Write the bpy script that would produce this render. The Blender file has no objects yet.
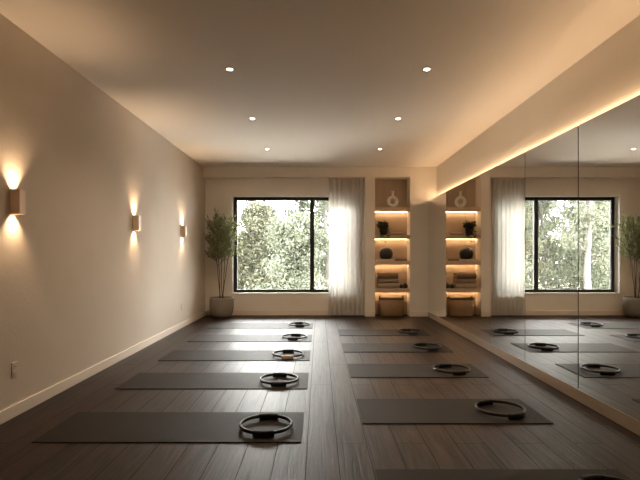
import bpy, bmesh, math, random
from mathutils import Vector, Matrix

SC = bpy.context.scene
COL = SC.collection
PI = math.pi

# ------------------------------------------------------------------ camera
cd = bpy.data.cameras.new('camera')
cam = bpy.data.objects.new('camera', cd)
COL.objects.link(cam)
cam.location = (0, 0, 1.23)
cam.rotation_euler = (PI / 2, 0, 0)
cd.sensor_width = 36.0
cd.lens = 36.0 * 490 / 640
cd.shift_x = 1 / 640
cd.shift_y = 15 / 640
cd.clip_end = 300
SC.camera = cam

# ------------------------------------------------------------------ world, sun, exposure
SKY = 14.0
SUN = 1.5
wd = bpy.data.worlds.new('sky')
SC.world = wd
wd.use_nodes = True
wn = wd.node_tree.nodes
wn['Background'].inputs[0].default_value = (0.98, 0.97, 0.95, 1)
wn['Background'].inputs[1].default_value = SKY
sl = bpy.data.lights.new('sun', 'SUN')
sl.energy = SUN
sl.angle = 0.03
sl.color = (1, .95, .86)
so = bpy.data.objects.new('sun', sl)
COL.objects.link(so)
so.rotation_euler = (math.radians(38), 0, math.radians(-12))     # high, behind the house, shining onto the trees
pl = bpy.data.lights.new('window_portal', 'AREA')
pl.shape = 'RECTANGLE'
pl.size, pl.size_y = 2.5, 1.95
pl.cycles.is_portal = True
po = bpy.data.objects.new('window_portal', pl)
COL.objects.link(po)
po.location = (-.5, 10.24, 1.44)
po.rotation_euler = (-PI / 2, 0, 0)

SC.view_settings.view_transform = 'Standard'
SC.view_settings.look = 'None'
SC.view_settings.exposure = 2.08
SC.view_settings.gamma = 1.0
SC.view_settings.use_curve_mapping = False
try:
    SC.cycles.use_denoising = True
    SC.cycles.max_bounces = 12
    SC.cycles.diffuse_bounces = 9
    SC.cycles.glossy_bounces = 5
    SC.cycles.transparent_max_bounces = 16
    SC.cycles.sample_clamp_indirect = 6.0
    SC.cycles.caustics_reflective = False
    SC.cycles.caustics_refractive = False
except Exception:
    pass

WARM = (1.0, .66, .38)
E_COVE = 4.3       # strip on top of the mirror wall
E_SHELF = 8.0       # strips under the shelves
P_SCONCE = 6.0
P_DOWN = 19.0
E_LENS = 2.5


# ------------------------------------------------------------------ helpers
def link(o, parent=None):
    COL.objects.link(o)
    if parent is not None:
        o.parent = parent
    return o


def obj(name, bm, m, parent=None, loc=None, smooth=False, bevel=0, seg=2):
    bmesh.ops.recalc_face_normals(bm, faces=bm.faces)
    me = bpy.data.meshes.new(name)
    bm.to_mesh(me)
    bm.free()
    if smooth:
        for p in me.polygons:
            p.use_smooth = True
    me.materials.append(m)
    o = bpy.data.objects.new(name, me)
    link(o, parent)
    if loc is not None:
        o.location = loc
    if bevel:
        b = o.modifiers.new('bevel', 'BEVEL')
        b.width = bevel
        b.segments = seg
        b.limit_method = 'ANGLE'
        b.angle_limit = math.radians(40)
    return o


def struct(name, bm, m, parent=None, **k):
    o = obj(name, bm, m, parent, **k)
    if parent is None:
        o['kind'] = 'structure'
    return o


def tag(o, label, cat, group=None):
    o['label'] = label
    o['category'] = cat
    if group:
        o['group'] = group
    return o


def thing(name, label, cat, loc=(0, 0, 0), rz=0, group=None):
    o = bpy.data.objects.new(name, None)
    o.empty_display_size = .1
    link(o)
    o.location = loc
    o.rotation_euler = (0, 0, rz)
    return tag(o, label, cat, group)


def dup(root, loc, label, rz=0):
    r = root.copy()
    COL.objects.link(r)
    r.location = loc
    r.rotation_euler = (0, 0, rz)
    r['label'] = label
    for ch in list(root.children):
        c = ch.copy()
        COL.objects.link(c)
        c.parent = r
        for g in list(ch.children):
            d = g.copy()
            COL.objects.link(d)
            d.parent = c
    return r


def box(bm, x0, x1, y0, y1, z0, z1):
    v = [bm.verts.new(p) for p in ((x0, y0, z0), (x1, y0, z0), (x1, y1, z0), (x0, y1, z0),
                                   (x0, y0, z1), (x1, y0, z1), (x1, y1, z1), (x0, y1, z1))]
    for f in ((0, 3, 2, 1), (4, 5, 6, 7), (0, 1, 5, 4), (1, 2, 6, 5), (2, 3, 7, 6), (3, 0, 4, 7)):
        bm.faces.new([v[i] for i in f])
    return v


def B(*boxes):
    bm = bmesh.new()
    for b in boxes:
        box(bm, *b)
    return bm


def lathe(bm, prof, n=32, sx=1, sy=1, c=(0, 0, 0)):
    rings = []
    for r, z in prof:
        if r < 1e-5:
            rings.append([bm.verts.new((c[0], c[1], c[2] + z))])
        else:
            rings.append([bm.verts.new((c[0] + r * sx * math.cos(2 * PI * i / n), c[1] + r * sy * math.sin(2 * PI * i / n), c[2] + z)) for i in range(n)])
    for a, b in zip(rings, rings[1:]):
        for i in range(n):
            j = (i + 1) % n
            if len(a) == 1 and len(b) == 1:
                continue
            if len(a) == 1:
                bm.faces.new((a[0], b[j], b[i]))
            elif len(b) == 1:
                bm.faces.new((a[i], a[j], b[0]))
            else:
                bm.faces.new((a[i], a[j], b[j], b[i]))
    return bm


def tube(bm, pts, rad, n=8, closed=False):
    """tapered tube through pts; rad is a number or a list"""
    pts = [Vector(p) for p in pts]
    k = len(pts)
    if not isinstance(rad, (list, tuple)):
        rad = [rad] * k
    rings = []
    up = Vector((.13, .21, .97)).normalized()
    for i, p in enumerate(pts):
        if closed:
            t = pts[(i + 1) % k] - pts[i - 1]
        else:
            t = pts[min(i + 1, k - 1)] - pts[max(i - 1, 0)]
        t.normalize()
        a = t.cross(up)
        if a.length < .05:
            a = t.cross(Vector((1, 0, 0)))
        a.normalize()
        b = t.cross(a)
        rings.append([bm.verts.new(p + (a * math.cos(2 * PI * j / n) + b * math.sin(2 * PI * j / n)) * rad[i]) for j in range(n)])
    m = k if closed else k - 1
    for i in range(m):
        r0, r1 = rings[i], rings[(i + 1) % k]
        for j in range(n):
            bm.faces.new((r0[j], r0[(j + 1) % n], r1[(j + 1) % n], r1[j]))
    if not closed:
        bm.faces.new(rings[0][::-1])
        bm.faces.new(rings[-1])
    return bm


def sweep_arc(bm, R, prof, a0, a1, n, closed=False):
    """sweep a closed (radial offset, z) outline round the z axis from a0 to a1"""
    rings = []
    steps = n if closed else n + 1
    for i in range(steps):
        a = a0 + (a1 - a0) * i / n
        rings.append([bm.verts.new(((R + r) * math.cos(a), (R + r) * math.sin(a), z)) for r, z in prof])
    q = len(prof)
    for i in range(n):
        r0, r1 = rings[i], rings[(i + 1) % steps]
        for j in range(q):
            bm.faces.new((r0[j], r0[(j + 1) % q], r1[(j + 1) % q], r1[j]))
    if not closed:
        bm.faces.new(rings[0][::-1])
        bm.faces.new(rings[-1])


def rrect(w, h, r, n=4, zc=0):
    """rounded rectangle outline in (radial, z)"""
    out = []
    for cx, cz, s in ((w / 2 - r, h / 2 - r, 0), (-w / 2 + r, h / 2 - r, 1), (-w / 2 + r, -h / 2 + r, 2), (w / 2 - r, -h / 2 + r, 3)):
        for i in range(n + 1):
            a = (s + i / n) * PI / 2
            out.append((cx + r * math.cos(a), zc + cz + r * math.sin(a)))
    return out


def leaf(bm, p, d, L, W, rnd, fold=.25):
    d = d.normalized()
    s = d.cross(Vector((rnd.uniform(-1, 1), rnd.uniform(-1, 1), rnd.uniform(-1, 1))))
    if s.length < .05:
        s = d.cross(Vector((1, 0, 0)))
    s.normalize()
    u = d.cross(s)
    m = p + d * L * .45 - u * W * fold
    t = p + d * L - u * L * .06
    a = bm.verts.new(p)
    b = bm.verts.new(m + s * W / 2 + u * W * fold)
    c = bm.verts.new(t)
    e = bm.verts.new(m - s * W / 2 + u * W * fold)
    mm = bm.verts.new(m)
    bm.faces.new((a, b, mm))
    bm.faces.new((b, c, mm))
    bm.faces.new((c, e, mm))
    bm.faces.new((e, a, mm))


# ------------------------------------------------------------------ materials
def mat(name, col, rough=.6, metal=0, var=0, scale=6, bump=0, bscale=60, stretch=(1, 1, 1), spec=.5, coat=0):
    m = bpy.data.materials.new(name)
    m.use_nodes = True
    nt = m.node_tree
    n, l = nt.nodes, nt.links
    p = n['Principled BSDF']
    p.inputs['Base Color'].default_value = (*col, 1)
    p.inputs['Roughness'].default_value = rough
    p.inputs['Metallic'].default_value = metal
    p.inputs['Specular IOR Level'].default_value = spec
    p.inputs['Coat Weight'].default_value = coat
    tc = n.new('ShaderNodeTexCoord')
    mp = n.new('ShaderNodeMapping')
    mp.inputs['Scale'].default_value = stretch
    l.new(tc.outputs['Object'], mp.inputs['Vector'])
    nz = n.new('ShaderNodeTexNoise')
    nz.inputs['Scale'].default_value = scale
    nz.inputs['Detail'].default_value = 5
    l.new(mp.outputs[0], nz.inputs['Vector'])
    mx = n.new('ShaderNodeMix')
    mx.data_type = 'RGBA'
    l.new(nz.outputs['Fac'], mx.inputs['Factor'])
    mx.inputs[6].default_value = (*[max(0, c * (1 - var)) for c in col], 1)
    mx.inputs[7].default_value = (*[min(1, c * (1 + var)) for c in col], 1)
    l.new(mx.outputs[2], p.inputs['Base Color'])
    if bump:
        nb = n.new('ShaderNodeTexNoise')
        nb.inputs['Scale'].default_value = bscale
        nb.inputs['Detail'].default_value = 6
        l.new(mp.outputs[0], nb.inputs['Vector'])
        bp = n.new('ShaderNodeBump')
        bp.inputs['Strength'].default_value = bump
        bp.inputs['Distance'].default_value = .01
        l.new(nb.outputs['Fac'], bp.inputs['Height'])
        l.new(bp.outputs[0], p.inputs['Normal'])
    return m


def emit(name, col, s):
    m = bpy.data.materials.new(name)
    m.use_nodes = True
    nt = m.node_tree
    nt.nodes.remove(nt.nodes['Principled BSDF'])
    e = nt.nodes.new('ShaderNodeEmission')
    e.inputs[0].default_value = (*col, 1)
    e.inputs[1].default_value = s
    nt.links.new(e.outputs[0], nt.nodes['Material Output'].inputs[0])
    return m


def leaf_mat(name, c0, c1, trans=.35, rough=.5):
    m = bpy.data.materials.new(name)
    m.use_nodes = True
    nt = m.node_tree
    n, l = nt.nodes, nt.links
    p = n['Principled BSDF']
    p.inputs['Roughness'].default_value = rough
    g = n.new('ShaderNodeNewGeometry')
    mx = n.new('ShaderNodeMix')
    mx.data_type = 'RGBA'
    l.new(g.outputs['Random Per Island'], mx.inputs['Factor'])
    mx.inputs[6].default_value = (*c0, 1)
    mx.inputs[7].default_value = (*c1, 1)
    l.new(mx.outputs[2], p.inputs['Base Color'])
    t = n.new('ShaderNodeBsdfTranslucent')
    l.new(mx.outputs[2], t.inputs[0])
    ms = n.new('ShaderNodeMixShader')
    ms.inputs[0].default_value = trans
    l.new(p.outputs[0], ms.inputs[1])
    l.new(t.outputs[0], ms.inputs[2])
    l.new(ms.outputs[0], n['Material Output'].inputs[0])
    return m


def floor_mat():
    m = bpy.data.materials.new('dark_oak_planks')
    m.use_nodes = True
    nt = m.node_tree
    n, l = nt.nodes, nt.links
    p = n['Principled BSDF']
    p.inputs['Specular IOR Level'].default_value = .36
    tc = n.new('ShaderNodeTexCoord')
    sp = n.new('ShaderNodeSeparateXYZ')
    l.new(tc.outputs['Object'], sp.inputs[0])
    ad = n.new('ShaderNodeMath')
    ad.operation = 'ADD'
    ad.inputs[1].default_value = 20 * .193 + .075
    l.new(sp.outputs['X'], ad.inputs[0])
    ay = n.new('ShaderNodeMath')
    ay.operation = 'ADD'
    ay.inputs[1].default_value = 31.3
    l.new(sp.outputs['Y'], ay.inputs[0])
    cb = n.new('ShaderNodeCombineXYZ')
    l.new(ay.outputs[0], cb.inputs['X'])
    l.new(ad.outputs[0], cb.inputs['Y'])
    br = n.new('ShaderNodeTexBrick')
    br.offset = .37
    br.offset_frequency = 2
    br.inputs['Scale'].default_value = 1
    br.inputs['Brick Width'].default_value = 2.3
    br.inputs['Row Height'].default_value = .193
    br.inputs['Mortar Size'].default_value = .0028
    br.inputs['Mortar Smooth'].default_value = .3
    br.inputs['Color1'].default_value = (.0, .0, .0, 1)
    br.inputs['Color2'].default_value = (1, 1, 1, 1)
    br.inputs['Mortar'].default_value = (.5, .5, .5, 1)
    l.new(cb.outputs[0], br.inputs['Vector'])
    # a vector for grain that jumps from plank to plank
    fl = n.new('ShaderNodeMath')
    fl.operation = 'DIVIDE'
    fl.inputs[1].default_value = .193
    l.new(ad.outputs[0], fl.inputs[0])
    ff = n.new('ShaderNodeMath')
    ff.operation = 'FLOOR'
    l.new(fl.outputs[0], ff.inputs[0])
    mu = n.new('ShaderNodeMath')
    mu.operation = 'MULTIPLY'
    mu.inputs[1].default_value = 7.31
    l.new(ff.outputs[0], mu.inputs[0])
    gv = n.new('ShaderNodeCombineXYZ')
    l.new(sp.outputs['X'], gv.inputs['X'])
    l.new(sp.outputs['Y'], gv.inputs['Y'])
    l.new(mu.outputs[0], gv.inputs['Z'])
    mg = n.new('ShaderNodeMapping')
    mg.inputs['Scale'].default_value = (24, 1.1, 1)
    l.new(gv.outputs[0], mg.inputs['Vector'])
    g1 = n.new('ShaderNodeTexNoise')
    g1.inputs['Scale'].default_value = 1
    g1.inputs['Detail'].default_value = 8
    g1.inputs['Roughness'].default_value = .65
    g1.inputs['Distortion'].default_value = 1.2
    l.new(mg.outputs[0], g1.inputs['Vector'])
    mg2 = n.new('ShaderNodeMapping')
    mg2.inputs['Scale'].default_value = (9, .7, 1)
    l.new(gv.outputs[0], mg2.inputs['Vector'])
    wv = n.new('ShaderNodeTexNoise')
    wv.inputs['Scale'].default_value = 1
    wv.inputs['Detail'].default_value = 3
    l.new(mg2.outputs[0], wv.inputs['Vector'])
    rr = n.new('ShaderNodeValToRGB')
    rr.color_ramp.elements[0].position = .3
    rr.color_ramp.elements[0].color = (.0045, .0019, .0010, 1)
    rr.color_ramp.elements[1].position = .75
    rr.color_ramp.elements[1].color = (.040, .0175, .008, 1)
    l.new(g1.outputs['Fac'], rr.inputs['Fac'])
    # plank tone
    tone = n.new('ShaderNodeMix')
    tone.data_type = 'RGBA'
    tone.blend_type = 'MULTIPLY'
    tone.inputs['Factor'].default_value = 1
    l.new(rr.outputs[0], tone.inputs[6])
    tr = n.new('ShaderNodeValToRGB')
    tr.color_ramp.elements[0].color = (.72, .70, .68, 1)
    tr.color_ramp.elements[1].color = (1.15, 1.08, 1.0, 1)
    l.new(br.outputs['Color'], tr.inputs['Fac'])
    l.new(tr.outputs[0], tone.inputs[7])
    t2 = n.new('ShaderNodeMix')
    t2.data_type = 'RGBA'
    t2.blend_type = 'MULTIPLY'
    t2.inputs['Factor'].default_value = .6
    l.new(tone.outputs[2], t2.inputs[6])
    l.new(wv.outputs['Color'], t2.inputs[7])
    gap = n.new('ShaderNodeMix')
    gap.data_type = 'RGBA'
    l.new(br.outputs['Fac'], gap.inputs['Factor'])
    l.new(tone.outputs[2], gap.inputs[6])
    gap.inputs[7].default_value = (.009, .005, .003, 1)
    l.new(gap.outputs[2], p.inputs['Base Color'])
    ro = n.new('ShaderNodeMapRange')
    ro.inputs['To Min'].default_value = .38
    ro.inputs['To Max'].default_value = .50
    l.new(g1.outputs['Fac'], ro.inputs['Value'])
    rm = n.new('ShaderNodeMix')
    rm.data_type = 'FLOAT'
    l.new(br.outputs['Fac'], rm.inputs[0])
    l.new(ro.outputs[0], rm.inputs[2])
    rm.inputs[3].default_value = .65
    l.new(rm.outputs[0], p.inputs['Roughness'])
    sr = n.new('ShaderNodeMapRange')
    sr.inputs['From Min'].default_value = .3
    sr.inputs['From Max'].default_value = .7
    sr.inputs['To Min'].default_value = .13
    sr.inputs['To Max'].default_value = .34
    l.new(g1.outputs['Fac'], sr.inputs['Value'])
    sm = n.new('ShaderNodeMix')
    sm.data_type = 'FLOAT'
    l.new(br.outputs['Fac'], sm.inputs[0])
    l.new(sr.outputs[0], sm.inputs[2])
    sm.inputs[3].default_value = .10
    l.new(sm.outputs[0], p.inputs['Specular IOR Level'])
    hs = n.new('ShaderNodeMath')
    hs.operation = 'MULTIPLY_ADD'
    l.new(br.outputs['Fac'], hs.inputs[0])
    hs.inputs[1].default_value = -1.5
    l.new(g1.outputs['Fac'], hs.inputs[2])
    bp = n.new('ShaderNodeBump')
    bp.inputs['Strength'].default_value = .6
    bp.inputs['Distance'].default_value = .005
    l.new(hs.outputs[0], bp.inputs['Height'])
    l.new(bp.outputs[0], p.inputs['Normal'])
    return m


def glass_mat():
    m = bpy.data.materials.new('window_glass')
    m.use_nodes = True
    nt = m.node_tree
    n, l = nt.nodes, nt.links
    n.remove(n['Principled BSDF'])
    t = n.new('ShaderNodeBsdfTransparent')
    t.inputs[0].default_value = (.97, .98, .97, 1)
    g = n.new('ShaderNodeBsdfGlossy')
    g.inputs['Roughness'].default_value = .02
    f = n.new('ShaderNodeFresnel')
    f.inputs['IOR'].default_value = 1.45
    ms = n.new('ShaderNodeMixShader')
    l.new(f.outputs[0], ms.inputs[0])
    l.new(t.outputs[0], ms.inputs[1])
    l.new(g.outputs[0], ms.inputs[2])
    l.new(ms.outputs[0], n['Material Output'].inputs[0])
    return m


def sheer_mat():
    m = bpy.data.materials.new('sheer_linen')
    m.use_nodes = True
    nt = m.node_tree
    n, l = nt.nodes, nt.links
    n.remove(n['Principled BSDF'])
    d = n.new('ShaderNodeBsdfDiffuse')
    d.inputs[0].default_value = (.90, .86, .81, 1)
    t = n.new('ShaderNodeBsdfTranslucent')
    t.inputs[0].default_value = (.55, .535, .51, 1)
    tr = n.new('ShaderNodeBsdfTransparent')
    tr.inputs[0].default_value = (.95, .94, .92, 1)
    tc = n.new('ShaderNodeTexCoord')
    nz = n.new('ShaderNodeTexNoise')
    nz.inputs['Scale'].default_value = 260
    l.new(tc.outputs['Object'], nz.inputs['Vector'])
    mr = n.new('ShaderNodeMapRange')
    mr.inputs['To Min'].default_value = .03
    mr.inputs['To Max'].default_value = .16
    l.new(nz.outputs['Fac'], mr.inputs['Value'])
    a = n.new('ShaderNodeMixShader')
    a.inputs[0].default_value = .5
    l.new(d.outputs[0], a.inputs[1])
    l.new(t.outputs[0], a.inputs[2])
    b = n.new('ShaderNodeMixShader')
    b.inputs[0].default_value = .08
    l.new(a.outputs[0], b.inputs[1])
    l.new(tr.outputs[0], b.inputs[2])
    l.new(b.outputs[0], n['Material Output'].inputs[0])
    return m


def wicker_mat():
    m = bpy.data.materials.new('woven_wicker')
    m.use_nodes = True
    nt = m.node_tree
    n, l = nt.nodes, nt.links
    p = n['Principled BSDF']
    p.inputs['Roughness'].default_value = .7
    tc = n.new('ShaderNodeTexCoord')
    w = n.new('ShaderNodeTexWave')
    w.bands_direction = 'Z'
    w.inputs['Scale'].default_value = 14
    w.inputs['Distortion'].default_value = 1.5
    w.inputs['Detail'].default_value = 2
    l.new(tc.outputs['Object'], w.inputs['Vector'])
    r = n.new('ShaderNodeValToRGB')
    r.color_ramp.elements[0].color = (.17, .095, .045, 1)
    r.color_ramp.elements[1].color = (.58, .38, .20, 1)
    l.new(w.outputs['Fac'], r.inputs['Fac'])
    l.new(r.outputs[0], p.inputs['Base Color'])
    bp = n.new('ShaderNodeBump')
    bp.inputs['Strength'].default_value = .7
    bp.inputs['Distance'].default_value = .01
    l.new(w.outputs['Fac'], bp.inputs['Height'])
    l.new(bp.outputs[0], p.inputs['Normal'])
    return m


M = dict(
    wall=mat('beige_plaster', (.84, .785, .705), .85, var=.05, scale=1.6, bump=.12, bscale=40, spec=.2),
    ceil=mat('ceiling_paint', (.90, .845, .78), .9, var=.02, scale=1.2, spec=.15),
    trim=mat('beige_trim', (.76, .68, .59), .6, var=.03, scale=3),
    floor=floor_mat(),
    mbase=mat('mirror_base_wood', (.31, .24, .185), .5, var=.18, scale=3, stretch=(4, .5, 4)),
    shelf=mat('shelf_oak', (.60, .46, .33), .6, var=.10, scale=4, stretch=(.6, 4, 4)),
    frame=mat('black_aluminium', (.012, .012, .011), .45, var=.1),
    glass=glass_mat(),
    sheer=sheer_mat(),
    mirror=mat('mirror_glass', (.88, .87, .85), .0, metal=1),
    mat=mat('charcoal_rubber', (.017, .0125, .0095), .60, var=.12, scale=30, bump=.15, bscale=300, spec=.16),
    hoop=mat('dark_hoop', (.012, .011, .011), .42, var=.1),
    grip=mat('black_foam', (.010, .0095, .009), .75, var=.15, scale=80, bump=.2, bscale=250),
    palegrip=mat('pale_foam', (.86, .80, .77), .7, var=.06, scale=80, bump=.2, bscale=250),
    brass=mat('brushed_bronze', (.80, .63, .47), .5, metal=.1, var=.10, scale=40, stretch=(1, 1, .05)),
    lens=emit('lamp_lens', (1, .66, .36), E_LENS),
    dlens=emit('downlight_lens', (1, .80, .58), 9.0),
    white=mat('off_white_enamel', (.72, .67, .60), .5, var=.03),
    plate=mat('beige_plastic', (.60, .52, .43), .45, var=.03),
    slot=mat('dark_slot', (.05, .04, .03), .6),
    cove=emit('cove_led', WARM, E_COVE),
    sled=emit('shelf_led', (1.0, .64, .34), E_SHELF),
    pot=mat('stone_pot', (.27, .235, .20), .8, var=.12, scale=9, bump=.3, bscale=45),
    soil=mat('potting_soil', (.03, .022, .016), .95, var=.4, scale=50, bump=.8, bscale=90),
    stem=mat('brown_stem', (.09, .055, .035), .75, var=.3, scale=30),
    leafin=leaf_mat('olive_leaf', (.13, .15, .06), (.38, .40, .20), .4),
    leafdark=leaf_mat('dark_leaf', (.010, .016, .006), (.03, .042, .016), .15),
    leafA=leaf_mat('pale_tree_leaf', (.027, .032, .018), (.062, .068, .044), .5),
    leafB=leaf_mat('green_tree_leaf', (.018, .024, .012), (.048, .056, .032), .5),
    leafC=leaf_mat('yellow_tree_leaf', (.031, .034, .017), (.066, .067, .040), .5),
    bark=mat('grey_bark', (.03, .027, .023), .9, var=.35, scale=7, bump=.5, bscale=25, stretch=(1, 1, .3)),
    birch=mat('pale_bark', (.030, .027, .024), .85, var=.3, scale=6, bump=.4, bscale=20, stretch=(1, 1, .5)),
    ground=mat('garden_gravel', (.20, .18, .15), .95, var=.4, scale=3, bump=.5, bscale=20),
    bounce_ground=mat('pale_bounce_ground', (.80, .77, .72), .85, var=.06, scale=5, bump=.2, bscale=30),  # pale so the added slab outside reflects daylight into the room
    nback=mat('niche_back_oak', (.47, .375, .28), .7, var=.10, scale=4, stretch=(4, 4, .5)),
    reveal=mat('white_window_reveal', (.86, .83, .78), .6, var=.02),
    plaster=mat('left_wall_limewash', (.62, .553, .478), .88, var=.07, scale=1.4, bump=.18, bscale=28, spec=.2),  # limewash texture; tone darkened to offset the strip's direct light
    ceramic=mat('white_ceramic', (.68, .65, .61), .55, var=.05, scale=20),
    blackc=mat('black_ceramic', (.014, .012, .011), .5, var=.15, scale=20),
    wicker=wicker_mat(),
    rim=mat('dark_wicker_rim', (.10, .055, .028), .7, var=.3, scale=40),
    towelA=mat('brown_blanket', (.25, .165, .105), .95, var=.12, scale=60, bump=.4, bscale=200, spec=.1),
    towelB=mat('taupe_blanket', (.34, .25, .175), .95, var=.12, scale=60, bump=.4, bscale=200, spec=.1),
    towelC=mat('sand_blanket', (.42, .33, .245), .95, var=.12, scale=60, bump=.4, bscale=200, spec=.1),
    cover=mat('tan_book_cover', (.36, .24, .15), .6, var=.05),
    cover2=mat('brown_book_cover', (.20, .125, .08), .6, var=.05),
    cover3=mat('pale_book_cover', (.62, .54, .45), .6, var=.04),
    page=mat('book_pages', (.60, .52, .42), .8, var=.08, scale=6, stretch=(.2, .2, 60)),
    metal=mat('curtain_rail_paint', (.64, .56, .47), .5, metal=0),
)

# ------------------------------------------------------------------ room shell
XL, XR, YR, YB, H = -2.32, 2.35, -2.4, 9.8, 2.99     # side walls, rear, front face of the back piers, ceiling
YW, YO = 10.0, 10.25                                  # window wall face, outside face
XM, ZM = 2.18, 2.32                                   # mirror face, top of the mirror wall
WX0, WX1, WZ0, WZ1 = -1.77, .755, .455, 2.43          # window opening
NX0, NX1, NZ1 = 1.12, 1.82, 2.79                      # niche
PX0 = .925                                            # left edge of the pier

struct('floor', B((XL - .2, XR + .2, YR - .2, YO, -.12, 0)), M['floor'])
struct('ceiling', B((XL - .2, XR + .2, YR - .2, YO, H, H + .18)), M['ceil'])
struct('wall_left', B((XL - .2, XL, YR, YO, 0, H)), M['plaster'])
struct('wall_right', B((XR, XR + .2, YR, YO, 0, H)), M['wall'])
struct('wall_rear', B((XL - .2, XR + .2, YR - .2, YR, 0, H)), M['wall'])
struct('wall_back', B(
    (XL, WX0, YW, YO, 0, H), (WX1, PX0, YW, YO, 0, H), (WX0, WX1, YW, YO, 0, WZ0), (WX0, WX1, YW, YO, WZ1, H),
    (PX0, NX0, YB, YO, 0, H), (NX1, XR, YB, YO, 0, H), (NX0, NX1, YB + .35, YO, 0, H), (NX0, NX1, YB, YB + .35, NZ1, H)), M['wall'])
struct('trim_1', B((XL, PX0, YB, YW, NZ1, H)), M['wall'])                                   # header over the curtain pocket
bh = .095
struct('baseboard_left', B((XL, XL + .014, YR, YW, 0, bh)), M['trim'], bevel=.004)
struct('baseboard_back', B((XL + .014, PX0, YW - .014, YW, 0, bh), (PX0, NX0, YB - .014, YB, 0, bh), (NX1, XM + .01, YB - .014, YB, 0, bh)), M['trim'], bevel=.004)
Y0M = -2.35
struct('trim_3', B((XM + .0065, XM + .0115, Y0M, YB - .001, .102, ZM - .004)), M['slot'])                # dark backing board of the mirrors
struct('trim_2', B((XM + .012, XR, Y0M, YB, 0, ZM - .02)), M['wall'])                         # built-out wall behind the mirrors
struct('baseboard_right', B((XM - .004, XM + .012, Y0M, YB - .014, 0, .10)), M['mbase'], bevel=.003)

struct('trim_4', B((NX0, NX1, YB + .338, YB + .3495, 0, NZ1 - .001)), M['nback'])                 # back panel of the niche

# window: frame, mullion, panes, sill
fy0, fy1 = YW + .16, YW + .23
fw = .072
wf = struct('window_1', B((WX0, WX0 + fw, fy0, fy1, WZ0, WZ1), (WX1 - fw, WX1, fy0, fy1, WZ0, WZ1),
                          (WX0 + fw, WX1 - fw, fy0, fy1, WZ0, WZ0 + fw - .01), (WX0 + fw, WX1 - fw, fy0, fy1, WZ1 - fw, WZ1)), M['frame'], bevel=.004)
mx0, mx1 = -.186, -.100
struct('mullion', B((mx0, mx1, fy0 - .004, fy1, WZ0 + fw - .01, WZ1 - fw)), M['frame'], wf, bevel=.004)
for a, b in ((WX0 + fw, mx0), (mx1, WX1 - fw)):
    struct('window_pane', B((a, b, fy0 + .03, fy0 + .038, WZ0 + fw - .01, WZ1 - fw)), M['glass'], wf)
struct('window_sill', B((WX0 - .03, WX1 + .03, YW - .010, fy0, WZ0 - .03, WZ0 + .002)), M['reveal'], wf, bevel=.003)
struct('window_reveal', B((WX0 - .03, WX0 + .002, YW - .006, fy0, WZ0, WZ1 + .03), (WX1 - .002, WX1 + .03, YW - .006, fy0, WZ0, WZ1 + .03), (WX0, WX1, YW - .006, fy0, WZ1 - .002, WZ1 + .03)), M['reveal'], wf)

# outside ground
struct('ground', B((-40, 40, 13.9, 90, -.9, -.6)), M['ground'])
struct('bounce_ground', B((-14, 14, YO + .02, 13.9, -.9, -.55)), M['bounce_ground'])  # unseen slab added to bounce daylight up to the ceiling

# ------------------------------------------------------------------ mirror wall
cuts = [-2.35, -1.18, -.12, .94, 2.0, 3.06, 4.12, 5.185, 6.25, 7.31, 8.37, YB - .002]
mlab = {3.06: 'mirror panel nearest the camera, its far edge the darkest seam, crossing the reflected window',
        4.12: 'mirror panel between the two clearest seams, reflecting the window mullion',
        5.185: 'mirror panel that reflects the sheer curtain',
        6.25: 'mirror panel reflecting the plain pier between curtain and niche',
        7.31: 'mirror panel reflecting the ring vase and the lit shelves',
        8.37: 'last mirror panel, meeting the back wall beside the shelf niche',
        2.0: 'mirror panel just outside the photo, ahead of the camera',
        .94: 'mirror panel third from the rear wall, just ahead of the camera',
        -.12: 'mirror panel level with the camera',
        -1.18: 'mirror panel behind the camera, second from the rear wall',
        -2.35: 'mirror panel meeting the rear wall behind the camera'}
for a, b in zip(cuts, cuts[1:]):
    g0 = {4.12: .007, 5.185: .004}.get(a, .002)
    g1 = {4.12: .007, 5.185: .004}.get(b, .002)
    o = obj('mirror_panel', B((XM, XM + .006, a + g0, b - g1, .10, ZM)), M['mirror'])
    tag(o, mlab[a], 'mirror', 'mirror panels along the wall')
ls = thing('led_strip', 'warm glowing light strip along the top of the mirror wall', 'light strip', (XR, Y0M + .05, ZM - .02))
obj('profile', B((-.030, -.0005, 0, YB - Y0M - .1, 0, .050)), M['white'], ls)
obj('diffuser', B((-.028, -.004, 0.002, YB - Y0M - .102, .050, .085)), M['cove'], ls)


# ------------------------------------------------------------------ shelves in the niche
sh_lab = ['oak shelf under the white ring vase, topmost in the niche', 'oak shelf carrying the trailing plant in the niche',
          'oak shelf carrying the round black vase in the niche', 'lowest oak shelf, carrying the folded blankets above the basket']
SHZ = [2.19, 1.63, 1.11, .555]
for i, z in enumerate(SHZ):
    s = thing('niche_shelf', sh_lab[i], 'shelf', (NX0, YB, z), 0, 'lit shelves in the niche')
    obj('board', B((0, NX1 - NX0, .004, .337, -.075, 0)), M['shelf'], s, bevel=.003)
    obj('led_strip', B((.01, NX1 - NX0 - .01, .268, .282, -.080, -.075)), M['sled'], s)


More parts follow.
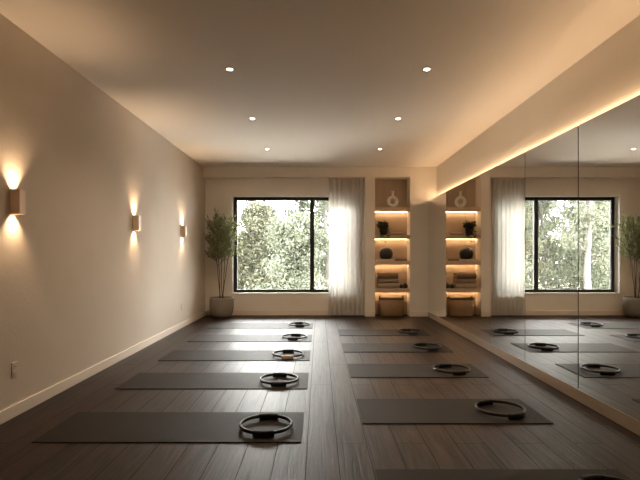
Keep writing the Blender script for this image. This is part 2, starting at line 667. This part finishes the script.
# ------------------------------------------------------------------ sconces
def make_sconce(label, y):
    t = thing('wall_sconce', label, 'wall lamp', (XL, y, 1.63), 0, 'up-and-down wall lamps')
    bm = bmesh.new()
    hw, p, h, w = .036, .076, .092, .006
    box(bm, 0.001, p, -hw, -hw + w, -h, h)
    box(bm, 0.001, p, hw - w, hw, -h, h)
    box(bm, p - w, p, -hw + w, hw - w, -h, h)
    box(bm, 0.001, .012, -hw + w, hw - w, -h, h)
    box(bm, .012, p - w, -hw + w, hw - w, -.05, .05)
    obj('housing', bm, M['brass'], t)
    for s in (1, -1):
        bl = bmesh.new()
        z0 = s * .050
        lathe(bl, [(0, z0), (.022, z0), (.022, z0 + s * .006), (0, z0 + s * .006)], 16, c=(.043, 0, 0))
        obj('lens', bl, M['lens'], t)
        ld = bpy.data.lights.new('sconce_bulb', 'SPOT')
        ld.energy = P_SCONCE if s > 0 else P_SCONCE * .8
        ld.color = (1, .66, .38)
        ld.spot_size = math.radians(110)
        ld.spot_blend = 1
        ld.shadow_soft_size = .015
        lo = bpy.data.objects.new('sconce_bulb', ld)
        link(lo, t)
        lo.location = (.043, 0, z0 + s * .012)
        lo.rotation_euler = (0 if s < 0 else PI, 0, 0)
    return t


SCON = [(3.71, 'bronze up-and-down wall lamp nearest the camera, above the socket'), (6.14, 'bronze up-and-down wall lamp in the middle of the three on the plaster wall'),
        (8.28, 'bronze up-and-down wall lamp nearest the potted bamboo'),
        (1.3, 'added out-of-view wall lamp just ahead of the camera, for ceiling light'), (-1.1, 'added out-of-view wall lamp behind the camera, for ceiling light')]  # last two lamps are added out of view to brighten the ceiling
s0 = make_sconce(SCON[0][1], SCON[0][0])
for y, lab in SCON[1:]:
    dup(s0, (XL, y, 1.63), lab)


# ------------------------------------------------------------------ downlights
def make_downlight(label, x, y):
    t = thing('ceiling_downlight', label, 'ceiling light', (x, y, H), 0, 'recessed downlights')
    bm = bmesh.new()
    lathe(bm, [(.046, -.001), (.046, -.006), (.040, -.008), (.027, -.004), (.026, -.001)], 28)
    obj('bezel', bm, M['white'], t, smooth=True)
    bm = bmesh.new()
    lathe(bm, [(0, -.0045), (.025, -.0035), (.026, -.001), (0, -.001)], 24)
    obj('lens', bm, M['dlens'], t)
    ld = bpy.data.lights.new('downlight_bulb', 'SPOT')
    ld.energy = P_DOWN
    ld.color = (1, .74, .48)
    ld.spot_size = math.radians(140)
    ld.spot_blend = 1
    ld.shadow_soft_size = .03
    lo = bpy.data.objects.new('downlight_bulb', ld)
    link(lo, t)
    lo.location = (0, 0, -.012)
    return t


DL = [(-.845, 4.64, 'small recessed downlight nearest the camera on the plaster-wall side of the ceiling'), (1.02, 4.64, 'small recessed downlight nearest the camera on the mirror side of the ceiling'),
      (-.86, 6.32, 'middle recessed downlight of the ceiling row nearer the plaster wall'), (1.02, 6.32, 'middle recessed downlight of the ceiling row nearer the mirror'),
      (-.862, 8.13, 'recessed downlight in front of the window, on the plaster-wall side'), (1.01, 8.13, 'recessed downlight in front of the curtain and niche')]
d0 = make_downlight(DL[0][2], DL[0][0], DL[0][1])
for x, y, lab in DL[1:]:
    dup(d0, (x, y, H), lab)

# ------------------------------------------------------------------ socket
t = thing('wall_socket', 'beige double power socket low on the plaster wall near the camera', 'socket', (XL, 3.73, .355), 0, 'wall sockets')
obj('plate', B((.0005, .007, -.036, .036, -.06, .06)), M['plate'], t, bevel=.003)
for s in (-1, 1):
    f = obj('outlet', B((.007, .0095, -.017, .017, s * .026 - .014, s * .026 + .014)), M['plate'], t, bevel=.002)
    obj('slot', B((.0095, .0100, -.008, -.005, s * .026 - .003, s * .026 + .007), (.0095, .0100, .005, .008, s * .026 - .003, s * .026 + .007)), M['slot'], f)
dup(t, (XL, 8.27, .355), 'beige double power socket low on the plaster wall near the bamboo pot')

# ------------------------------------------------------------------ curtain
ct = thing('sheer_curtain', 'white sheer floor-length curtain drawn beside the window', 'curtain', (0, 0, 0))
rnd = random.Random(5)
bm = bmesh.new()
cx0, cx1, NC, NR = .185, .905, 150, 40
zt, zb = NZ1 - .03, .018
ph = [rnd.uniform(-.6, .6) for _ in range(20)]
grid = []
for r in range(NR + 1):
    v = r / NR
    z = zt + (zb - zt) * v
    row = []
    for c in range(NC + 1):
        u = c / NC
        q = u * 8
        amp = .030 + .010 * v
        k = int(q) % 20
        fr = q - int(q)
        pp = ph[k] * (1 - fr) + ph[(k + 1) % 20] * fr
        y = YB + .095 + amp * math.sin(2 * PI * q + pp) + .006 * math.sin(2 * PI * q * 2.3 + 3 * v + pp)
        x = cx0 + (cx1 - cx0) * u + .012 * math.sin(2 * PI * q * 2 + pp) + (.5 - u) * .03 * math.sin(PI * v)
        row.append(bm.verts.new((x, y, z)))
    grid.append(row)
for r in range(NR):
    for c in range(NC):
        bm.faces.new((grid[r][c], grid[r][c + 1], grid[r + 1][c + 1], grid[r + 1][c]))
obj('drape', bm, M['sheer'], ct, smooth=True)
obj('rail', B((cx0 - .01, PX0 - .005, YB + .08, YB + .11, NZ1 - .028, NZ1 - .001)), M['metal'], ct)


# ------------------------------------------------------------------ mats
def make_mat(length, label, group, loc):
    w, th = .61, .007
    bm = B((-length / 2, length / 2, -w / 2, w / 2, 0.0005, th))
    o = obj('yoga_mat', bm, M['mat'], loc=loc, bevel=.002)
    return tag(o, label, 'yoga mat', group)


LM = [(3.206, 'charcoal yoga mat nearest the camera in the row by the plaster wall'),
      (4.485, 'second charcoal yoga mat from the camera in the row by the plaster wall'),
      (5.686, 'charcoal yoga mat under the ring with a pale front grip'),
      (6.93, 'fourth charcoal yoga mat from the camera in the plaster-wall row'),
      (8.20, 'charcoal yoga mat closest to the bamboo pot and window')]
RM = [(2.185, 'charcoal yoga mat mostly cut off by the bottom of the photo'),
      (3.556, 'charcoal yoga mat nearest the camera seen whole in the mirror-side row'),
      (4.90, 'charcoal yoga mat in the middle of the mirror-side row'),
      (6.18, 'charcoal yoga mat second from the shelves in the mirror-side row'),
      (7.44, 'charcoal yoga mat nearest the shelf niche and mirror corner')]
m0 = None
for y, lab in LM:
    if m0 is None:
        m0 = make_mat(1.765, lab, 'mats in the plaster-wall row', (-1.0, y + .305, 0))
    else:
        dup(m0, (-.99, y + .305, 0), lab)
m1 = None
for y, lab in RM:
    if m1 is None:
        m1 = make_mat(1.385, lab, 'mats in the mirror-side row', (1.01, y + .31, 0))
    else:
        dup(m1, (1.01, y + .31, 0), lab)


# ------------------------------------------------------------------ pilates rings
def make_ring(label, loc, rz, group, pale=False):
    t = thing('pilates_ring', label, 'exercise ring', loc, rz, group)
    R = .180
    bm = bmesh.new()
    sweep_arc(bm, R, rrect(.016, .024, .006, 3, .026), 0, 2 * PI, 72, True)
    obj('hoop', bm, M['hoop'], t, smooth=True)
    for k, a in enumerate((-PI / 2, PI / 2)):
        bm = bmesh.new()
        sweep_arc(bm, R, rrect(.034, .041, .011, 4, .021), a - .38, a + .38, 14)
        g = obj('grip', bm, M['palegrip'] if pale and k == 0 else M['grip'], t, smooth=True)
        if pale and k == 0:
            g['label'] = 'pale grip'
    return t


GZ = .0075
r0 = make_ring('dark pilates ring on the mat nearest the camera by the plaster wall', (-.375, 3.47, GZ), 0, 'rings on the plaster-wall mats')
for x, y, lab, rz in ((-.385, 4.74, 'dark pilates ring on the second mat of the plaster-wall row, all grips dark', .05),
                      (-.362, 7.20, 'dark pilates ring on the fourth mat of the plaster-wall row', -.08),
                      (-.34, 8.47, 'dark pilates ring on the plaster-wall mat closest to the window', .1)):
    dup(r0, (x, y, GZ), lab, rz)
make_ring('dark pilates ring with a pale front grip', (-.378, 5.955, GZ), .03, 'rings on the plaster-wall mats', True)
for x, y, lab, rz in ((1.50, 2.455, 'dark pilates ring cut off by the bottom edge of the photo', .2),
                      (1.415, 3.83, 'dark pilates ring on the whole mat nearest the camera by the mirror', .35),
                      (1.40, 5.16, 'dark pilates ring on the middle mat of the mirror-side row', .15),
                      (1.415, 6.43, 'dark pilates ring on the mirror-side mat second from the shelves', .2),
                      (1.425, 7.70, 'dark pilates ring on the mat nearest the shelf niche', .1)):
    d = dup(r0, (x, y, GZ), lab, rz)
    d['group'] = 'rings on the mirror-side mats'

# ------------------------------------------------------------------ potted bamboo
pt = thing('potted_bamboo', 'tall slender bamboo in a round stone pot in the window corner', 'potted plant', (-1.925, 9.70, 0))
bm = bmesh.new()
lathe(bm, [(0, .004), (.165, .004), (.185, .012), (.222, .10), (.236, .22), (.238, .34), (.234, .385), (.226, .395), (.214, .392), (.210, .375), (.208, .33), (0, .33)], 44)
obj('pot', bm, M['pot'], pt, smooth=True)
bm = bmesh.new()
lathe(bm, [(0, .352), (.10, .350), (.207, .343), (.207, .331), (0, .331)], 28)
obj('soil', bm, M['soil'], pt, smooth=True)
rnd = random.Random(11)
twigs = []
stems = [(-.035, -.01, -.16, -.05, 1.76), (.0, .03, -.02, -.02, 1.90), (.03, -.02, .12, -.08, 1.84), (.015, .02, .24, -.05, 1.72), (-.02, -.03, -.07, -.14, 1.62)]
for sx, sy, tx, ty, zt_ in stems:
    pts, rad = [], []
    N = 9
    for i in range(N + 1):
        q = i / N
        z = .345 + (zt_ - .345) * q
        pts.append(Vector((sx + (tx - sx) * q ** 1.3 + rnd.uniform(-.006, .006), sy + (ty - sy) * q ** 1.3 + rnd.uniform(-.006, .006), z)))
        rad.append(.0095 * (1 - .72 * q))
    bm = bmesh.new()
    tube(bm, pts, rad, 7)
    obj('stem', bm, M['stem'], pt, smooth=True)
    for i in range(24):
        q = rnd.uniform(.50, 1.0)
        f = q * N
        k = min(int(f), N - 1)
        p = pts[k].lerp(pts[k + 1], f - k)
        an = rnd.uniform(0, 2 * PI)
        d = Vector((math.cos(an), .7 * math.sin(an), rnd.uniform(.5, 1.5))).normalized()
        twigs.append((p, d, rnd.uniform(.22, .48) * (1.15 - .35 * q)))
bm = bmesh.new()
bl = bmesh.new()
YLIM = .30
for p, d, L in twigs:
    e = p + d * L
    e.y = min(e.y, .26)
    mid = p.lerp(e, .5) + Vector((0, 0, -.012))
    tube(bm, [p, mid, e], [.0035, .0026, .0012], 4)
    for i in range(18):
        q = rnd.uniform(.15, 1)
        b = p.lerp(e, q)
        dd = (d + Vector((rnd.uniform(-1, 1), rnd.uniform(-1, 1), rnd.uniform(-.7, .9))) * .9)
        Lf = rnd.uniform(.06, .12)
        tip = b + dd.normalized() * Lf
        if tip.y > YLIM or tip.x < -.35:
            continue
        leaf(bl, b, dd, Lf, rnd.uniform(.013, .021), rnd)
obj('twigs', bm, M['stem'], pt)
obj('foliage', bl, M['leafin'], pt)

# ------------------------------------------------------------------ things on the shelves
# ring vase
v = thing('ring_vase', 'white ceramic ring-shaped vase on the top shelf', 'vase', (1.49, 9.93, SHZ[0]))
bm = bmesh.new()
pts = [(.086 * math.cos(2 * PI * i / 36), 0, .120 + .086 * math.sin(2 * PI * i / 36)) for i in range(36)]
tube(bm, pts, .034, 14, True)
lathe(bm, [(0, .0), (.045, .0), (.05, .004), (.04, .014), (.0, .03)], 24)
obj('body', bm, M['ceramic'], v, smooth=True)
bm = bmesh.new()
lathe(bm, [(.030, .225), (.021, .255), (.020, .285), (.028, .315), (.037, .332), (.031, .332), (.014, .290), (.014, .245), (.020, .225)], 24)
obj('neck', bm, M['ceramic'], v, smooth=True)

# trailing plant
rnd = random.Random(3)
v = thing('trailing_plant', 'dark trailing houseplant in a small black pot on a niche shelf', 'potted plant', (1.31, 9.93, SHZ[1]))
bm = bmesh.new()
lathe(bm, [(0, 0), (.055, 0), (.062, .01), (.075, .12), (.078, .128), (.070, .128), (.066, .10), (0, .10)], 28)
obj('pot', bm, M['blackc'], v, smooth=True)
bl = bmesh.new()
bs = bmesh.new()
for i in range(46):
    an = rnd.uniform(0, 2 * PI)
    rr = rnd.uniform(.03, .12)
    p0 = Vector((rnd.uniform(-.03, .03), rnd.uniform(-.03, .03), .11))
    p1 = Vector((rr * math.cos(an), min(.11, rr * math.sin(an)), .15 + rnd.uniform(0, .12)))
    tube(bs, [p0, p0.lerp(p1, .5) + Vector((0, 0, .02)), p1], .002, 4)
    for k in range(6):
        q = p0.lerp(p1, rnd.uniform(.4, 1))
        leaf(bl, q, Vector((rnd.uniform(-1, 1), rnd.uniform(-1, 1), rnd.uniform(-.6, 1))), rnd.uniform(.05, .085), rnd.uniform(.032, .05), rnd)
for x, y, dn in ((-.05, -.15, .12), (.0, -.152, .17), (.045, -.15, .06), (-.085, -.12, .02), (.09, -.13, .03)):
    p = [Vector((x * .4, -.03, .125)), Vector((x * .8, -.09, .14)), Vector((x, y, .07)), Vector((x + .01, y, .0)), Vector((x + .004, y - .004, -dn))]
    tube(bs, p, .002, 4)
    for a, b in zip(p, p[1:]):
        for k in range(5):
            leaf(bl, a.lerp(b, rnd.random()), Vector((rnd.uniform(-1, 1), rnd.uniform(-1, -.2), rnd.uniform(-1, .3))), rnd.uniform(.03, .05), rnd.uniform(.02, .03), rnd)
obj('vine', bs, M['stem'], v)
obj('foliage', bl, M['leafdark'], v)


def book(label, x0, x1, y0, y1, z, h, cov, rz=0, group=None):
    cx, cy = (x0 + x1) / 2, (y0 + y1) / 2
    w, d = (x1 - x0) / 2, (y1 - y0) / 2
    t = thing('book', label, 'book', (cx, cy, z), rz, group)
    obj('cover', B((-w, w, -d, d, 0.0003, .003), (-w, w, -d, d, h - .003, h), (-w, w, -d, -d + .004, .003, h - .003)), M[cov], t, bevel=.001)
    obj('pages', B((-w + .004, w - .004, -d + .005, d - .004, .0031, h - .0031)), M['page'], t)
    return t


book('tan book lying beside the trailing plant, lower of two', 1.45, 1.71, 9.86, 10.04, SHZ[1], .034, 'cover', 0, 'books beside the trailing plant')
book('pale book lying beside the trailing plant, upper of two', 1.47, 1.70, 9.87, 10.03, SHZ[1] + .0345, .026, 'cover3', .04, 'books beside the trailing plant')
book('brown book lying beside the round black vase, lower of two', 1.535, 1.775, 9.86, 10.03, SHZ[2], .034, 'cover2', 0, 'books beside the black vase')
book('tan book lying beside the round black vase, upper of two', 1.55, 1.765, 9.87, 10.02, SHZ[2] + .0345, .024, 'cover', -.03, 'books beside the black vase')
book('pale wide book lying under the round black vase', 1.17, 1.51, 9.84, 10.08, SHZ[2], .036, 'cover3')
# pebble vase
v = thing('round_vase', 'round matt black pebble vase standing on a pale book', 'vase', (1.365, 9.965, SHZ[2] + .0365))
bm = bmesh.new()
lathe(bm, [(0, 0), (.085, 0), (.112, .018), (.128, .055), (.134, .10), (.128, .15), (.108, .192), (.075, .220), (.035, .233), (.030, .236), (.022, .236), (.020, .22), (0, .20)], 40)
obj('body', bm, M['blackc'], v, smooth=True)


# folded blankets
def blanket(label, cx, z, w, d, h, m, rz):
    th = h * .46
    bm = bmesh.new()
    # outline of a folded sheet seen from the side (y, z): fold at the front, rounded
    out = []
    n = 10
    for i in range(n + 1):
        a = -PI / 2 - PI * i / n
        out.append((-d / 2 + h / 2 + h / 2 * math.cos(a), h / 2 + h / 2 * math.sin(a)))
    out += [(d / 2, h), (d / 2, h - th)]
    rin = h / 2 - th
    for i in range(n + 1):
        a = PI / 2 + PI * i / n
        out.append((-d / 2 + h / 2 + rin * math.cos(a), h / 2 + rin * math.sin(a)))
    out += [(d / 2, th), (d / 2, 0)]
    L, R = [], []
    for y, zz in out:
        L.append(bm.verts.new((-w / 2, y, zz)))
        R.append(bm.verts.new((w / 2, y, zz)))
    k = len(out)
    for i in range(k):
        bm.faces.new((L[i], L[(i + 1) % k], R[(i + 1) % k], R[i]))
    bm.faces.new(L[::-1])
    bm.faces.new(R)
    o = obj('folded_blanket', bm, M[m], loc=(cx, 9.96, z), bevel=.008, seg=3)
    o.rotation_euler = (0, 0, rz)
    return tag(o, label, 'blanket', 'folded blankets on the lowest shelf')


z = SHZ[3] + .001
blanket('sand coloured folded blanket at the bottom of the stack', 1.40, z, .42, .26, .108, 'towelC', 0)
blanket('taupe folded blanket in the middle of the stack', 1.40, z + .109, .41, .255, .088, 'towelB', .015)
blanket('brown folded blanket on top of the stack', 1.395, z + .198, .40, .25, .112, 'towelA', -.02)
for x, y, r, lab in ((1.670, 9.93, .042, 'small dark round jar beside the folded blankets'), (1.752, 9.95, .05, 'larger dark round jar against the lit end of the lowest shelf')):
    j = thing('jar', lab, 'jar', (x, y, SHZ[3]), 0, 'dark jars on the lowest shelf')
    bm = bmesh.new()
    lathe(bm, [(0, 0), (r * .62, 0), (r * .9, r * .3), (r, r * .85), (r * .88, r * 1.4), (r * .62, r * 1.75), (0, r * 1.75)], 26)
    obj('body', bm, M['blackc'], j, smooth=True)
    bm = bmesh.new()
    lathe(bm, [(0, r * 1.755), (r * .60, r * 1.755), (r * .6, r * 1.95), (r * .2, r * 2.05), (r * .16, r * 2.3), (0, r * 2.34)], 22)
    obj('lid', bm, M['cover2'], j, smooth=True)

# basket
v = thing('wicker_basket', 'woven wicker basket on the floor of the lit niche', 'basket', (1.475, 9.985, 0))


def rr_ring(bm, w, d, r, z, n=6):
    out = []
    for cx, cy, s in ((w / 2 - r, d / 2 - r, 0), (-w / 2 + r, d / 2 - r, 1), (-w / 2 + r, -d / 2 + r, 2), (w / 2 - r, -d / 2 + r, 3)):
        for i in range(n + 1):
            a = (s + i / n) * PI / 2
            out.append((cx + r * math.cos(a), cy + r * math.sin(a), z))
    return out


bm = bmesh.new()
prev = None
first = None
for w, d, z in ((.445, .255, .003), (.462, .27, .015), (.48, .285, .19), (.49, .295, .335), (.475, .28, .335), (.46, .265, .19), (.44, .25, .02)):
    rg = [bm.verts.new(p) for p in rr_ring(bm, w, d, .06, z)]
    if prev:
        for i in range(len(rg)):
            j = (i + 1) % len(rg)
            bm.faces.new((prev[i], prev[j], rg[j], rg[i]))
    else:
        bm.faces.new(rg[::-1])
    prev = rg
bm.faces.new(prev)
obj('body', bm, M['wicker'], v, smooth=True)
bm = bmesh.new()
tube(bm, rr_ring(bm, .486, .291, .06, .340), .012, 8, True)
obj('rim', bm, M['rim'], v, smooth=True)
for s in (-1, 1):
    bm = bmesh.new()
    tube(bm, [(s * .236, .065 * math.cos(a), .345 + .06 * math.sin(a)) for a in [PI * i / 10 for i in range(11)]], .008, 7)
    obj('handle', bm, M['rim'], v, smooth=True)


# ------------------------------------------------------------------ trees outside
def tree(name, label, x, y, h, r0, lm, bk, seed, crown0=.15, nb=26, clumps=1.0, spread=1.6, leafL=.17, lean=0.0, loose=1.0):
    rnd = random.Random(seed)
    t = thing(name, label, 'tree', (x, y, -.6), 0, 'trees beyond the window')
    bt = bmesh.new()
    bf = bmesh.new()
    N = 12
    pts, rad = [], []
    wx, wy = 0, 0
    for i in range(N + 1):
        q = i / N
        wx += rnd.uniform(-.06, .06) + lean / N
        wy += rnd.uniform(-.05, .05)
        pts.append(Vector((wx, wy, h * q)))
        rad.append(r0 * (1 - .85 * q))
    tube(bt, pts, rad, 9)
    ends = []
    for b in range(nb):
        q = crown0 + (1 - crown0) * (b + rnd.random()) / nb
        f = q * N
        k = min(int(f), N - 1)
        p = pts[k].lerp(pts[k + 1], f - k)
        an = rnd.uniform(0, 2 * PI)
        L = spread * rnd.uniform(.55, 1.1) * (1.05 - .6 * q)
        d = Vector((math.cos(an), math.sin(an), rnd.uniform(.25, .9))).normalized()
        e = p + d * L
        m = p.lerp(e, .5) + Vector((rnd.uniform(-.1, .1), rnd.uniform(-.1, .1), -.06 * L))
        rb = r0 * (1 - .8 * q) * .42
        tube(bt, [p, m, e], [rb, rb * .65, rb * .25], 6)
        for s in range(4):
            w = rnd.uniform(.35, 1)
            p2 = p.lerp(m, w * 2) if w < .5 else m.lerp(e, w * 2 - 1)
            d2 = (d + Vector((rnd.uniform(-1, 1), rnd.uniform(-1, 1), rnd.uniform(-.3, .7)))).normalized()
            e2 = p2 + d2 * L * rnd.uniform(.25, .5)
            tube(bt, [p2, p2.lerp(e2, .5) + Vector((0, 0, .03)), e2], [rb * .4, rb * .28, rb * .1], 4)
            ends.append((p2, e2))
    for p2, e2 in ends:
        n = int(58 * clumps * rnd.uniform(.6, 1.3))
        for i in range(n):
            q = p2.lerp(e2, rnd.uniform(.25, 1.15)) + Vector((rnd.gauss(0, .16), rnd.gauss(0, .16), rnd.gauss(0, .13))) * loose
            d = Vector((rnd.uniform(-1, 1), rnd.uniform(-1, 1), rnd.uniform(-1.2, .5)))
            leaf(bf, q, d, leafL * .8 * rnd.uniform(.6, 1.25), leafL * .8 * rnd.uniform(.34, .52), rnd)
    obj('trunk', bt, M[bk], t, smooth=True)
    obj('foliage', bf, M[lm], t)
    return t


G = 'garden_tree'
tree('pale_trunk_tree', 'pale-trunked tree seen only in the mirrored window', -3.65, 14.5, 7.5, .11, 'leafA', 'birch', 25, .2, 34, 1.0, 1.25, .16)
tree(G, 'low pale bushy tree filling the lower middle of the large pane', -.9, 14.5, 2.7, .06, 'leafA', 'bark', 22, .05, 30, 1.3, 1.15, .15)
tree(G, 'leafy tree glimpsed through the narrow pane beside the curtain', 1.9, 14.5, 6.0, .07, 'leafA', 'bark', 24, .05, 32, 1.1, 1.25, .16)
tree(G, 'yellowish leafy tree at the pane edge beside the bamboo', -2.35, 17.3, 3.45, .06, 'leafC', 'bark', 23, .06, 32, 1.3, 1.2, .16)
tree(G, 'tall tree with fine grey branches behind the window mullion', .45, 17.3, 6.6, .10, 'leafB', 'bark', 21, .08, 40, .75, 1.4, .17, -.3)
tree(G, 'green leafy tree just beyond the pale trunk in the mirrored window', -5.1, 17.3, 6.6, .08, 'leafB', 'bark', 27, .05, 40, 1.1, 1.3, .17)
tree(G, 'green leafy tree in the mirrored window between mullion and pale trunk', -4.85, 20.1, 7.0, .08, 'leafB', 'bark', 26, .05, 40, 1.2, 1.35, .18)
tree(G, 'tall green tree behind the low pale bushy one in the large pane', -.75, 20.1, 5.6, .08, 'leafB', 'bark', 31, .03, 40, 1.2, 1.35, .18)
tree(G, 'distant leafy tree behind the narrow pane', 2.1, 20.1, 7.0, .08, 'leafA', 'bark', 32, .03, 40, 1.1, 1.35, .18)
tree(G, 'far yellowish tree at the outer edge of the mirrored window', -7.7, 20.1, 7.0, .08, 'leafC', 'bark', 33, .03, 40, 1.1, 1.35, .18)
tree(G, 'farthest pale tree low behind the large pane', -2.4, 23.2, 3.7, .08, 'leafA', 'bark', 28, .03, 40, 1.3, 1.45, .20)
tree(G, 'farthest green tree behind the mullion', .7, 23.2, 6.2, .08, 'leafC', 'bark', 29, .03, 40, 1.2, 1.45, .20)
tree(G, 'farthest green tree in the mirrored window', -5.4, 23.2, 7.6, .09, 'leafA', 'bark', 30, .03, 44, 1.2, 1.45, .20)
tree(G, 'farthest leafy tree by the outer edge of the mirrored window', -9.0, 23.2, 7.6, .09, 'leafB', 'bark', 34, .03, 44, 1.2, 1.4, .20)
tree(G, 'tall tree beyond the hedge, filling the sky gap by the mirrored mullion', -8.9, 29.8, 9.0, .10, 'leafC', 'bark', 35, .03, 50, 1.5, 1.6, .24)
tree(G, 'tall tree beyond the hedge, above the pale trunk in the mirrored window', -12.4, 29.8, 9.0, .10, 'leafA', 'bark', 36, .03, 50, 1.5, 1.6, .24)
rnd = random.Random(77)
hd = thing('garden_hedge', 'long low clipped hedge closing the garden behind all the trees', 'hedge', (-3.5, 26.5, -.6))
bm = bmesh.new()
for i in range(14000):
    p = Vector((rnd.uniform(-9, 9), rnd.uniform(-.7, .7), rnd.uniform(0, 2.9) - .25 * rnd.random()))
    leaf(bm, p, Vector((rnd.uniform(-1, 1), rnd.uniform(-1, 1), rnd.uniform(-.6, 1))), rnd.uniform(.18, .3), rnd.uniform(.10, .16), rnd)
obj('foliage', bm, M['leafA'], hd)
bm = bmesh.new()
for i in range(24):
    x = -8.8 + i * .765
    tube(bm, [(x, 0, 0), (x + rnd.uniform(-.1, .1), rnd.uniform(-.1, .1), 1.2), (x + rnd.uniform(-.2, .2), rnd.uniform(-.2, .2), 2.4)], [.05, .035, .012], 6)
obj('stems', bm, M['bark'], hd)
